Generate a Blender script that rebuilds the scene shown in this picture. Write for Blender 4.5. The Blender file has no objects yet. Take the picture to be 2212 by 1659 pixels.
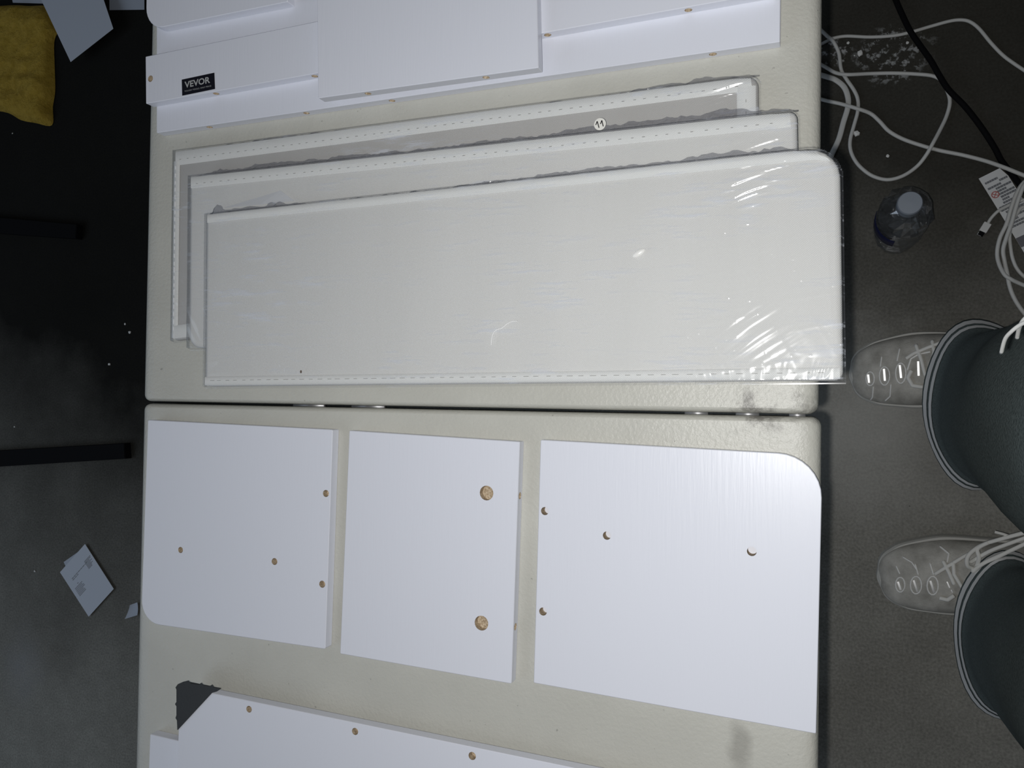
import bpy, bmesh, math, random
import numpy as np
from mathutils import Vector, Matrix
from mathutils.geometry import tessellate_polygon
from mathutils.bvhtree import BVHTree

random.seed(7)
C = bpy.context.scene.collection
S = bpy.context.scene

# ------------------------------------------------------------------ camera, world, lights, exposure
TABLE = 0.74                       # height of the table top above the floor
F_PX, W_PX, H_PX = 1740.0, 2212.0, 1659.0
ROT = Matrix(((0.9347462802, -0.0073555824, 0.35523976),
              (0.0138861327, 0.9997781520, -0.0158373611),
              (-0.3550444577, 0.0197368208, 0.9346410492)))
EYE = Vector((0.6096369, 0.0102449, TABLE + 0.5967767))

cam = bpy.data.cameras.new('camera')
cam.sensor_fit = 'HORIZONTAL'; cam.sensor_width = 36.0
cam.lens = F_PX / W_PX * 36.0
cam.clip_start = 0.01
cam_o = bpy.data.objects.new('camera', cam); C.objects.link(cam_o)
cam_o.matrix_world = Matrix.Translation(EYE) @ ROT.to_4x4()
S.camera = cam_o

world = bpy.data.worlds.new('world'); S.world = world
world.use_nodes = True
bg = world.node_tree.nodes['Background']
bg.inputs[0].default_value = (0.80, 0.90, 1.0, 1); bg.inputs[1].default_value = 0.042

# the phone's flash, a few millimetres wide, one and a half centimetres from its lens
fl = bpy.data.lights.new('phone_flash', 'POINT')
fl.energy = 11.7; fl.shadow_soft_size = 0.004; fl.color = (1.0, 0.99, 0.97)
fl_o = bpy.data.objects.new('phone_flash', fl); C.objects.link(fl_o)
fl_o.location = EYE + ROT @ Vector((-0.0145, -0.0085, 0.002))

# cool daylight through an open doorway on the far side of the table
dl = bpy.data.lights.new('doorway_daylight', 'AREA')
dl.shape = 'RECTANGLE'; dl.size = 2.4; dl.size_y = 2.0; dl.energy = 16.5; dl.color = (0.70, 0.83, 1.0)
dl_o = bpy.data.objects.new('doorway_daylight', dl); C.objects.link(dl_o)
dl_o.location = (-2.3, -0.9, 2.2)
dl_o.rotation_euler = (Vector((0.2, -0.1, 0.6)) - Vector(dl_o.location)).to_track_quat('-Z', 'Y').to_euler()

S.view_settings.view_transform = 'Standard'; S.view_settings.look = 'None'
S.view_settings.exposure = 0.0; S.view_settings.gamma = 1.0
S.view_settings.use_curve_mapping = False

# ------------------------------------------------------------------ helpers
def ray(u, v):
    return (ROT @ Vector(((u - W_PX/2)/F_PX, -(v - H_PX/2)/F_PX, -1.0))).normalized()
def at(u, v, z):                   # point of the plane at height z seen at photo position u, v
    d = ray(u, v); s = (z - EYE.z)/d.z
    return EYE + d*s
def tt(u, v, dz=0.0): return at(u, v, TABLE + dz)
def on(bvh, u, v, lift=0.0):
    h = bvh.ray_cast(EYE, ray(u, v))
    if h[0] is None: return None, None
    n = h[1] if h[1].dot(ray(u, v)) < 0 else -h[1]
    return h[0] + n*lift, n

def tag(o, label=None, cat=None, group=None, kind=None):
    if label: o['label'] = label
    if cat: o['category'] = cat
    if group: o['group'] = group
    if kind: o['kind'] = kind
    return o
def empty(name, loc):
    o = bpy.data.objects.new(name, None); C.objects.link(o); o.location = loc
    o.empty_display_size = 0.05
    return o
def wloc(o):
    p = Vector(o.location)
    while o.parent: o = o.parent; p += Vector(o.location)
    return p
def mk(name, verts, faces, mats, parent=None, smooth=False, mi=None):
    if not isinstance(mats, (list, tuple)): mats = [mats]
    vs = [Vector(v) for v in verts]
    if parent is None:
        base = Vector((sum(v.x for v in vs), sum(v.y for v in vs), 0))/len(vs)
        base.z = min(v.z for v in vs)
        loc = base; org = base
    else:
        org = wloc(parent); loc = Vector((0, 0, 0))
    me = bpy.data.meshes.new(name)
    me.from_pydata([tuple(v - org) for v in vs], [], [tuple(f) for f in faces])
    for m in mats: me.materials.append(m)
    if smooth: me.polygons.foreach_set('use_smooth', [True]*len(me.polygons))
    if mi: me.polygons.foreach_set('material_index', mi)
    me.update()
    o = bpy.data.objects.new(name, me); C.objects.link(o)
    o.location = loc
    if parent: o.parent = parent
    return o
def fixn(o):
    bm = bmesh.new(); bm.from_mesh(o.data); bmesh.ops.recalc_face_normals(bm, faces=bm.faces); bm.to_mesh(o.data); bm.free()
    return o

class G:                           # collects geometry for one mesh
    def __init__(s): s.v = []; s.f = []
    def add(s, v, f):
        n = len(s.v); s.v += [Vector(x) for x in v]; s.f += [tuple(i + n for i in q) for q in f]
    def box(s, c, ux, uy, uz):
        c, ux, uy, uz = map(Vector, (c, ux, uy, uz))
        v = [c + ux*i + uy*j + uz*k for k in (-1, 1) for j in (-1, 1) for i in (-1, 1)]
        s.add(v, [(0,2,3,1),(4,5,7,6),(0,1,5,4),(2,6,7,3),(0,4,6,2),(1,3,7,5)])
    def tube(s, pts, r, n=8, cap=True, flat=1.0):
        pts = [Vector(p) for p in pts]; rings = []
        up = Vector((0, 0, 1))
        for i, p in enumerate(pts):
            d = (pts[min(i+1, len(pts)-1)] - pts[max(i-1, 0)])
            d = d.normalized() if d.length > 1e-9 else Vector((1, 0, 0))
            sd = d.cross(up)
            if sd.length < 1e-3: sd = d.cross(Vector((0, 1, 0)))
            sd.normalize(); nn = sd.cross(d).normalized()
            rr = r[i] if isinstance(r, (list, tuple)) else r
            rings.append([p + sd*math.cos(a)*rr + nn*math.sin(a)*rr*flat for a in [2*math.pi*k/n for k in range(n)]])
        vs = [q for R in rings for q in R]; fs = []
        for i in range(len(pts)-1):
            for k in range(n):
                fs.append((i*n+k, i*n+(k+1) % n, (i+1)*n+(k+1) % n, (i+1)*n+k))
        if cap:
            fs.append(tuple(range(n))[::-1]); fs.append(tuple((len(pts)-1)*n+k for k in range(n)))
        s.add(vs, fs)
    def build(s, name, mats, parent=None, smooth=False): return mk(name, s.v, s.f, mats, parent, smooth)

def catmull(pts, n=8):
    P = [Vector(p) for p in pts]; out = []
    for i in range(len(P)-1):
        a, b, c, d = P[max(i-1, 0)], P[i], P[i+1], P[min(i+2, len(P)-1)]
        for k in range(n):
            t = k/n
            out.append(0.5*((2*b) + (c-a)*t + (2*a-5*b+4*c-d)*t*t + (3*b-a-3*c+d)*t**3))
    out.append(P[-1]); return out

# numpy value noise
def hsh(i, j, s):
    x = np.sin(i*127.1 + j*311.7 + s*74.7)*43758.5453
    return x - np.floor(x)
def vn(x, y, s=0):
    i = np.floor(x); j = np.floor(y); fx = x-i; fy = y-j
    fx = fx*fx*(3-2*fx); fy = fy*fy*(3-2*fy)
    return (hsh(i, j, s)*(1-fx)+hsh(i+1, j, s)*fx)*(1-fy) + (hsh(i, j+1, s)*(1-fx)+hsh(i+1, j+1, s)*fx)*fy
def ridge(x, y, s=0): return 1-np.abs(2*vn(x, y, s)-1)

# ------------------------------------------------------------------ materials
def mat(name, col, rough=0.5, metal=0.0, spec=0.5, **kw):
    m = bpy.data.materials.new(name); m.use_nodes = True
    b = m.node_tree.nodes['Principled BSDF']
    b.inputs['Base Color'].default_value = (*col, 1); b.inputs['Roughness'].default_value = rough
    b.inputs['Metallic'].default_value = metal; b.inputs['Specular IOR Level'].default_value = spec
    for k, v in kw.items(): b.inputs[k.replace('_', ' ')].default_value = v
    return m
def nd(m, t, **kw):
    n = m.node_tree.nodes.new(t)
    for k, v in kw.items():
        if k.startswith('i_'):
            key = k[2:]; n.inputs[int(key) if key.isdigit() else key.replace('_', ' ')].default_value = v
        else: setattr(n, k, v)
    return n
def ln(m, a, b): m.node_tree.links.new(a, b)
def bsdf(m): return m.node_tree.nodes['Principled BSDF']
def coords(m, scale=(1, 1, 1), rot=(0, 0, 0), loc=(0, 0, 0)):
    tc = nd(m, 'ShaderNodeNewGeometry'); mp = nd(m, 'ShaderNodeMapping')
    mp.inputs['Scale'].default_value = scale; mp.inputs['Rotation'].default_value = rot; mp.inputs['Location'].default_value = loc
    ln(m, tc.outputs['Position'], mp.inputs['Vector']); return mp.outputs['Vector']
def noise(m, vec, scale, detail=4, rough=0.6):
    n = nd(m, 'ShaderNodeTexNoise'); n.inputs['Scale'].default_value = scale; n.inputs['Detail'].default_value = detail
    n.inputs['Roughness'].default_value = rough; ln(m, vec, n.inputs['Vector']); return n.outputs['Fac']
def ramp(m, fac, stops):
    r = nd(m, 'ShaderNodeValToRGB'); e = r.color_ramp.elements
    while len(e) < len(stops): e.new(0.5)
    for el, (p, c) in zip(e, stops):
        el.position = p; el.color = (*c, 1) if len(c) == 3 else c
    ln(m, fac, r.inputs['Fac']); return r.outputs['Color']
def mixc(m, fac, a, b, mode='MIX'):
    n = nd(m, 'ShaderNodeMix', data_type='RGBA', blend_type=mode)
    for sock, v in ((n.inputs[0], fac), (n.inputs[6], a), (n.inputs[7], b)):
        if hasattr(v, 'links'): ln(m, v, sock)
        elif isinstance(v, (int, float)): sock.default_value = v
        else: sock.default_value = (*v, 1)
    return n.outputs[2]
def mth(m, op, a, b=0.0):
    n = nd(m, 'ShaderNodeMath', operation=op)
    for k, v in ((0, a), (1, b)):
        if hasattr(v, 'links'): ln(m, v, n.inputs[k])
        else: n.inputs[k].default_value = v
    return n.outputs[0]
def bump(m, h, strength, dist):
    b = nd(m, 'ShaderNodeBump'); b.inputs['Strength'].default_value = strength; b.inputs['Distance'].default_value = dist
    ln(m, h, b.inputs['Height']); ln(m, b.outputs['Normal'], bsdf(m).inputs['Normal']); return b
def blob(m, centre, radii, wob=0.5, wscale=6.0, soft=(0.35, 1.0)):   # 1 inside an irregular patch, 0 outside
    g = nd(m, 'ShaderNodeNewGeometry'); mp = nd(m, 'ShaderNodeMapping', vector_type='POINT')
    mp.inputs['Scale'].default_value = tuple(1/r for r in radii)
    mp.inputs['Location'].default_value = tuple(-c/r for c, r in zip(centre, radii))
    ln(m, g.outputs['Position'], mp.inputs['Vector'])
    l = nd(m, 'ShaderNodeVectorMath', operation='LENGTH'); ln(m, mp.outputs['Vector'], l.inputs[0])
    w = mth(m, 'MULTIPLY', mth(m, 'SUBTRACT', noise(m, g.outputs['Position'], wscale, 5), 0.5), wob*2)
    d = mth(m, 'ADD', l.outputs['Value'], w)
    mr = nd(m, 'ShaderNodeMapRange'); ln(m, d, mr.inputs[0])
    mr.inputs[1].default_value = soft[0]; mr.inputs[2].default_value = soft[1]; mr.inputs[3].default_value = 1; mr.inputs[4].default_value = 0
    return mr.outputs[0]

# white laminate, fine grain across the boards
M_board = mat('white_laminate', (0.76, 0.78, 0.86), 0.33, spec=0.45)
v = coords(M_board, (420, 22, 100)); h = noise(M_board, v, 1.0, 4)
bump(M_board, h, 0.35, 0.0004)
M_chip = mat('chipboard', (0.33, 0.22, 0.12), 0.9)
v = coords(M_chip, (1, 1, 1)); n = noise(M_chip, v, 700, 3)
ln(M_chip, ramp(M_chip, n, [(0.3, (0.26, 0.19, 0.12)), (0.52, (0.50, 0.40, 0.28)), (0.72, (0.72, 0.63, 0.50))]), bsdf(M_chip).inputs['Base Color'])

# table plastic
M_table = mat('table_plastic', (0.52, 0.53, 0.49), 0.42, spec=0.5)
v = coords(M_table, (1, 1, 1))
fine = noise(M_table, v, 330, 3)
bump(M_table, fine, 0.5, 0.0009)
big = noise(M_table, v, 9, 4)
c0 = ramp(M_table, big, [(0.3, (0.50, 0.495, 0.45)), (0.7, (0.57, 0.565, 0.515))])
dirt = noise(M_table, v, 45, 6, 0.75)
dk = ramp(M_table, dirt, [(0.47, (0, 0, 0)), (0.62, (1, 1, 1))])
p1 = tt(1650, 880); bl = blob(M_table, p1, (0.055, 0.022, 0.1), 0.4, 30)
f1 = mth(M_table, 'MULTIPLY', bl, mth(M_table, 'MULTIPLY', dk, 0.75))
c1 = mixc(M_table, f1, c0, (0.13, 0.12, 0.11))
spk = noise(M_table, v, 210, 2, 0.5)
sp = ramp(M_table, spk, [(0.74, (0, 0, 0)), (0.78, (1, 1, 1))])
p2 = tt(1598, 1610); bl2 = blob(M_table, p2, (0.010, 0.022, 0.1), 0.5, 60)
f2 = mth(M_table, 'MULTIPLY', bl2, 0.45)
c2 = mixc(M_table, f2, c1, (0.2, 0.19, 0.17))
c3 = mixc(M_table, mth(M_table, 'MULTIPLY', sp, 0.55), c2, (0.22, 0.21, 0.19))
ln(M_table, c3, bsdf(M_table).inputs['Base Color'])
M_steel = mat('grey_steel', (0.35, 0.35, 0.36), 0.4, 0.8)
M_dark = mat('black_steel', (0.005, 0.005, 0.006), 0.8, spec=0.12)

# concrete floor, much darker patches at the left and upper right, dusty in places
M_floor = mat('stained_concrete', (0.14, 0.13, 0.115), 0.95, spec=0.08)
v = coords(M_floor, (1, 1, 1))
n1 = noise(M_floor, v, 3.0, 6, 0.65); n2 = noise(M_floor, v, 26, 6, 0.7); n3 = noise(M_floor, v, 260, 3)
ca = ramp(M_floor, n1, [(0.3, (0.25, 0.24, 0.215)), (0.7, (0.40, 0.39, 0.35))])
cb = mixc(M_floor, mth(M_floor, 'MULTIPLY', n2, 0.75), ca, (0.18, 0.175, 0.155))
gr = ramp(M_floor, n3, [(0.3, (0.75, 0.75, 0.75)), (0.7, (1.2, 1.2, 1.2))])
cc = mixc(M_floor, 1.0, cb, gr, 'MULTIPLY')
dark_left = blob(M_floor, (-0.72, 0.62, 0), (1.2, 1.2, 1), 0.22, 2.5, (0.5, 1.1))
cd = mixc(M_floor, mth(M_floor, 'MULTIPLY', dark_left, 0.96), cc, (0.006, 0.006, 0.0055))
dark_right = blob(M_floor, (0.86, 0.56, 0), (0.62, 0.56, 1), 0.2, 3.0, (0.4, 1.05))
cd = mixc(M_floor, mth(M_floor, 'MULTIPLY', dark_right, 0.86), cd, (0.024, 0.022, 0.017))
q = at(1860, 930, 0); dust = blob(M_floor, q, (0.17, 0.17, 1), 0.5, 9, (0.2, 1.1))
ce = mixc(M_floor, mth(M_floor, 'MULTIPLY', dust, 0.5), cd, (0.56, 0.55, 0.52))
q = at(1925, 118, 0); pt = blob(M_floor, q, (0.062, 0.05, 1), 0.5, 16, (0.6, 1.0))
pm = ramp(M_floor, noise(M_floor, v, 75, 5, 0.7), [(0.53, (0, 0, 0)), (0.62, (1, 1, 1))])
cf = mixc(M_floor, mth(M_floor, 'MULTIPLY', pt, pm), ce, (0.42, 0.43, 0.43))
q = at(1800, 115, 0); pt2 = blob(M_floor, q, (0.03, 0.025, 1), 0.5, 20, (0.6, 1.0))
cf = mixc(M_floor, mth(M_floor, 'MULTIPLY', pt2, pm), cf, (0.50, 0.51, 0.52))
q = at(50, 1440, 0); pt3 = blob(M_floor, q, (0.07, 0.10, 1), 0.7, 12, (0.1, 1.1))
cf = mixc(M_floor, mth(M_floor, 'MULTIPLY', pt3, mth(M_floor, 'MULTIPLY', n2, 0.5)), cf, (0.38, 0.39, 0.42))
spk = ramp(M_floor, noise(M_floor, v, 120, 2, 0.5), [(0.77, (0, 0, 0)), (0.80, (1, 1, 1))])
cf = mixc(M_floor, mth(M_floor, 'MULTIPLY', spk, 0.7), cf, (0.035, 0.033, 0.03))
ln(M_floor, cf, bsdf(M_floor).inputs['Base Color'])
bump(M_floor, n2, 0.25, 0.004)

# fabric
def fabric(name, col, col2):
    m = mat(name, col, 0.8, spec=0.3)
    v = coords(m, (1, 1, 1), (0, 0, math.radians(38)))
    w1 = nd(m, 'ShaderNodeTexWave', wave_type='BANDS', bands_direction='X'); w1.inputs['Scale'].default_value = 330; ln(m, v, w1.inputs['Vector'])
    w2 = nd(m, 'ShaderNodeTexWave', wave_type='BANDS', bands_direction='Y'); w2.inputs['Scale'].default_value = 330; ln(m, v, w2.inputs['Vector'])
    w = mth(m, 'MULTIPLY', w1.outputs['Fac'], w2.outputs['Fac'])
    lo = noise(m, coords(m, (26, 2.5, 1)), 1.0, 3)  # stretched bands paint the faint shading of the inner folds into the colour
    c = mixc(m, lo, col, col2)
    c = mixc(m, mth(m, 'MULTIPLY', w, 0.45), c, tuple(x*0.72 for x in col))
    ln(m, c, bsdf(m).inputs['Base Color']); bump(m, w, 0.4, 0.0004)
    return m
M_fab_grey = fabric('grey_white_fabric', (0.50, 0.49, 0.475), (0.56, 0.55, 0.535))
M_fab = fabric('white_fabric', (0.70, 0.70, 0.685), (0.77, 0.77, 0.755))
M_bind = fabric('white_binding', (0.78, 0.79, 0.78), (0.82, 0.83, 0.82))
M_stitch = mat('dark_stitch', (0.36, 0.36, 0.35), 0.9)
M_stitch_w = mat('white_stitch', (0.9, 0.91, 0.93), 0.8)

def film(name, clear, haze, gloss_rough, refl_streak, f0=0.045, graze=0.3):
    m = bpy.data.materials.new(name); m.use_nodes = True; nt = m.node_tree
    for n in list(nt.nodes): nt.nodes.remove(n)
    out = nd(m, 'ShaderNodeOutputMaterial'); tr = nd(m, 'ShaderNodeBsdfTransparent'); tr.inputs[0].default_value = (*clear, 1)
    gl = nd(m, 'ShaderNodeBsdfGlossy'); gl.inputs['Roughness'].default_value = gloss_rough; gl.inputs[0].default_value = (1, 1, 1, 1)
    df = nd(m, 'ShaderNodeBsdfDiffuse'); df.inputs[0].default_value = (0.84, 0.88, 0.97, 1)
    lw = nd(m, 'ShaderNodeLayerWeight'); lw.inputs[0].default_value = 0.5; fr5 = mth(m, 'POWER', lw.outputs['Facing'], 4.0); frv = mth(m, 'ADD', mth(m, 'MULTIPLY', fr5, graze), f0)
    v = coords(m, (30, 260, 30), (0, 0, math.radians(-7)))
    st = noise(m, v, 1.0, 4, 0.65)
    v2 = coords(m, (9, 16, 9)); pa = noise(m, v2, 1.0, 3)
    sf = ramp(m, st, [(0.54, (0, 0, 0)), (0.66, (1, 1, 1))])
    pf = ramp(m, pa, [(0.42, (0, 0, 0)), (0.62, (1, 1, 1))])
    hz = mth(m, 'ADD', mth(m, 'MULTIPLY', mth(m, 'MULTIPLY', sf, pf), refl_streak), haze)  # bluish streaks painted as diffuse colour, in place of ambient light reflected by the film
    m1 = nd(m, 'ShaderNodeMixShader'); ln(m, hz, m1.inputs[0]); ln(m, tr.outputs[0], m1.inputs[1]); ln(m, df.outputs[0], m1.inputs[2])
    m2 = nd(m, 'ShaderNodeMixShader'); ln(m, frv, m2.inputs[0]); ln(m, m1.outputs[0], m2.inputs[1]); ln(m, gl.outputs[0], m2.inputs[2])
    ln(m, m2.outputs[0], out.inputs[0])
    return m
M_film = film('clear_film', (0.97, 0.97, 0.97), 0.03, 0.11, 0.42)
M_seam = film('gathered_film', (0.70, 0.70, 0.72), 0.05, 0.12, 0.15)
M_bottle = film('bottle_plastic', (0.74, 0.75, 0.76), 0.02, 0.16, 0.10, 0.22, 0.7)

M_cable = mat('white_cable', (0.68, 0.68, 0.66), 0.5)
M_bcable = mat('black_cable', (0.004, 0.004, 0.005), 0.8, spec=0.15)
M_paper = mat('paper', (0.62, 0.66, 0.74), 0.8)
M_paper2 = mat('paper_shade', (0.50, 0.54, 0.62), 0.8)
M_print = mat('grey_print', (0.30, 0.31, 0.34), 0.8)
M_tag = mat('label_paper', (0.86, 0.87, 0.88), 0.6)
M_tagtext = mat('label_print', (0.22, 0.23, 0.25), 0.7)
M_tagred = mat('label_red', (0.55, 0.16, 0.15), 0.7)
M_tagdark = mat('label_dark_band', (0.16, 0.16, 0.18), 0.7)
M_yellow = mat('yellow_cloth', (0.46, 0.30, 0.03), 0.85)
v = coords(M_yellow, (1, 1, 1)); yn = noise(M_yellow, v, 60, 6, 0.7)
ln(M_yellow, ramp(M_yellow, yn, [(0.3, (0.46, 0.29, 0.02)), (0.7, (0.70, 0.47, 0.07))]), bsdf(M_yellow).inputs['Base Color'])
bump(M_yellow, yn, 1.0, 0.012)
M_foam = mat('dark_foam', (0.055, 0.06, 0.066), 0.95, spec=0.1)
v = coords(M_foam, (1, 1, 1)); bump(M_foam, noise(M_foam, v, 400, 3), 0.5, 0.001)
M_plate = mat('black_plate', (0.006, 0.006, 0.012), 0.35)
M_letter = mat('silver_lettering', (0.42, 0.43, 0.43), 0.5)
M_cap = mat('bottle_cap', (0.30, 0.34, 0.40), 0.5)
M_blue = mat('blue_label', (0.012, 0.015, 0.07), 0.4)
M_crumb = mat('plaster_crumb', (0.86, 0.86, 0.84), 0.9)
M_trouser = mat('dark_trouser_knit', (0.055, 0.066, 0.07), 0.95, spec=0.15)
v = coords(M_trouser, (1, 1, 1)); tn = noise(M_trouser, v, 420, 3)
ln(M_trouser, ramp(M_trouser, tn, [(0.3, (0.11, 0.138, 0.14)), (0.75, (0.21, 0.255, 0.255))]), bsdf(M_trouser).inputs['Base Color'])
bump(M_trouser, tn, 0.5, 0.002)
M_stripe = mat('white_stripe', (0.92, 0.92, 0.92), 0.7)
M_shoe = mat('pale_knit', (0.58, 0.56, 0.51), 0.7)
v = coords(M_shoe, (1, 1, 1)); sn = noise(M_shoe, v, 40, 5); s2 = noise(M_shoe, v, 600, 2)
ln(M_shoe, ramp(M_shoe, sn, [(0.3, (0.36, 0.345, 0.31)), (0.7, (0.62, 0.60, 0.55))]), bsdf(M_shoe).inputs['Base Color'])
bump(M_shoe, s2, 0.4, 0.0015)
M_sole = mat('shoe_sole', (0.60, 0.59, 0.55), 0.6)
M_lace = mat('shoe_lace', (0.85, 0.84, 0.80), 0.8)
M_shoepad = mat('shoe_overlay', (0.9, 0.89, 0.86), 0.45)
M_reflect = mat('reflective_tape', (0.98, 0.98, 0.98), 0.40, 1.0)

# ------------------------------------------------------------------ floor
def grid_plane(name, x0, x1, y0, y1, z, m, n=2):
    vs = [(x0 + (x1-x0)*i/n, y0 + (y1-y0)*j/n, z) for j in range(n+1) for i in range(n+1)]
    fs = [(j*(n+1)+i, j*(n+1)+i+1, (j+1)*(n+1)+i+1, (j+1)*(n+1)+i) for j in range(n) for i in range(n)]
    return mk(name, vs, fs, m)
tag(grid_plane('floor', -5, 5, -5, 5, 0.0, M_floor), kind='structure')

# ------------------------------------------------------------------ folding table
def ccw(P):
    a = sum(P[i].x*P[(i+1) % len(P)].y - P[(i+1) % len(P)].x*P[i].y for i in range(len(P)))
    return P if a > 0 else P[::-1]
def round_poly(P, R, n=8):
    out = []; N = len(P)
    for i in range(N):
        p = P[i]; a = (P[i-1]-p); b = (P[(i+1) % N]-p); r = R[i] if isinstance(R, (list, tuple)) else R
        if r <= 1e-6: out.append(p.copy()); continue
        a.normalize(); b.normalize(); ang = a.angle(b); d = r/math.tan(ang/2)
        s, e = p + a*d, p + b*d; bis = (a+b).normalized(); c = p + bis*(r/math.sin(ang/2))
        v0, v1 = s-c, e-c; tot = v0.angle(v1); ax = v0.cross(v1)
        if ax.length < 1e-12: out.append(p.copy()); continue
        ax.normalize()
        for k in range(n+1): out.append(c + Matrix.Rotation(tot*k/n, 3, ax) @ v0)
    return out
def inset(P, d):
    N = len(P); out = []
    for i in range(N):
        a = (P[i]-P[i-1]).normalized(); b = (P[(i+1) % N]-P[i]).normalized()
        na, nb = Vector((-a.y, a.x, 0)), Vector((-b.y, b.x, 0))
        m = na+nb; m = m/max(m.length_squared, 1e-9)*2
        out.append(P[i] + m*d)
    return out
def flat2(P, z): return [Vector((p.x, p.y, z)) for p in P]

table = empty('folding_table', (0.305, 0, 0))
tag(table, 'beige folding table with a hinged seam across the middle, covered in white boards', 'table')
def table_half(y0, y1, xs, far_first):
    # far_first: corner order starts at hinge
    prof = [(0.0200, 0.0), (0.017, 0.0), (0.010, -0.0007), (0.006, -0.0017), (0.003, -0.0036), (0.001, -0.0068), (0.0, -0.011), (0.0, -0.040), (0.004, -0.044)]
    g = G(); vs = []; sgn = 1 if y1 > y0 else -1
    for d, z in prof:
        dh = min(d, 0.0075)*0.34 + max(0.0, d-0.0075)*0.12
        P = ccw([Vector((xs[0]+d, y0+sgn*dh, 0)), Vector((xs[1]-d, y0+sgn*dh, 0)), Vector((xs[2]-d, y1-sgn*d, 0)), Vector((xs[3]+d, y1-sgn*d, 0))])
        R = [max(0.0045, 0.007-dh) if abs(p.y) < 0.02 else 0.04-d for p in P]
        P = round_poly(P, R, 6); N = len(P)
        vs += [Vector((p.x, p.y, TABLE+z)) for p in P]
    fs = [(i*N+k, (i+1)*N+k, (i+1)*N+(k+1) % N, i*N+(k+1) % N) for i in range(len(prof)-1) for k in range(N)]
    fs.append(tuple(range(N))); fs.append(tuple((len(prof)-1)*N+k for k in range(N))[::-1])
    g.add(vs, fs)
    o = g.build('table_half', M_table, table, smooth=True)
    return o
E0 = 0.0
table_half(0.0009, 0.61, (0.0, 0.610, 0.610, 0.0), True)
table_half(-0.0009, -0.61, (0.0, 0.612, 0.611, -0.001), False)
for sg in (1, -1):
    for x in (0.075, 0.535):
        g = G(); g.box((x, sg*0.30, TABLE-0.053), (0.012, 0, 0), (0, 0.285, 0), (0, 0, 0.009)); g.build('rail', M_steel, table)
    for x in (0.09, 0.52):
        g = G(); g.tube([(x, sg*0.47, TABLE-0.055), (x, sg*0.50, 0.012)], 0.0125, 10); g.build('leg', M_steel, table, True)
        g = G(); g.tube([(x, sg*0.50, 0.0), (x, sg*0.50, 0.03)], 0.016, 10); g.build('foot_cap', M_dark, table, True)
    g = G(); g.tube([(0.09, sg*0.495, 0.12), (0.52, sg*0.495, 0.12)], 0.010, 8); g.build('crossbar', M_steel, table, True)
    g = G(); g.tube([(0.305, sg*0.495, 0.12), (0.305, sg*0.10, TABLE-0.055)], 0.008, 8); g.build('brace', M_steel, table, True)
for u0, u1 in ((636, 702), (762, 832), (1480, 1530), (1590, 1640), (1705, 1740)):
    a = tt(u0, 876, -0.012); b = tt(u1, 876, -0.012)
    g = G(); g.tube([(a.x, 0, TABLE-0.012), (b.x, 0, TABLE-0.012)], 0.0022, 8); g.build('hinge', M_steel, table, True)

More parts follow.
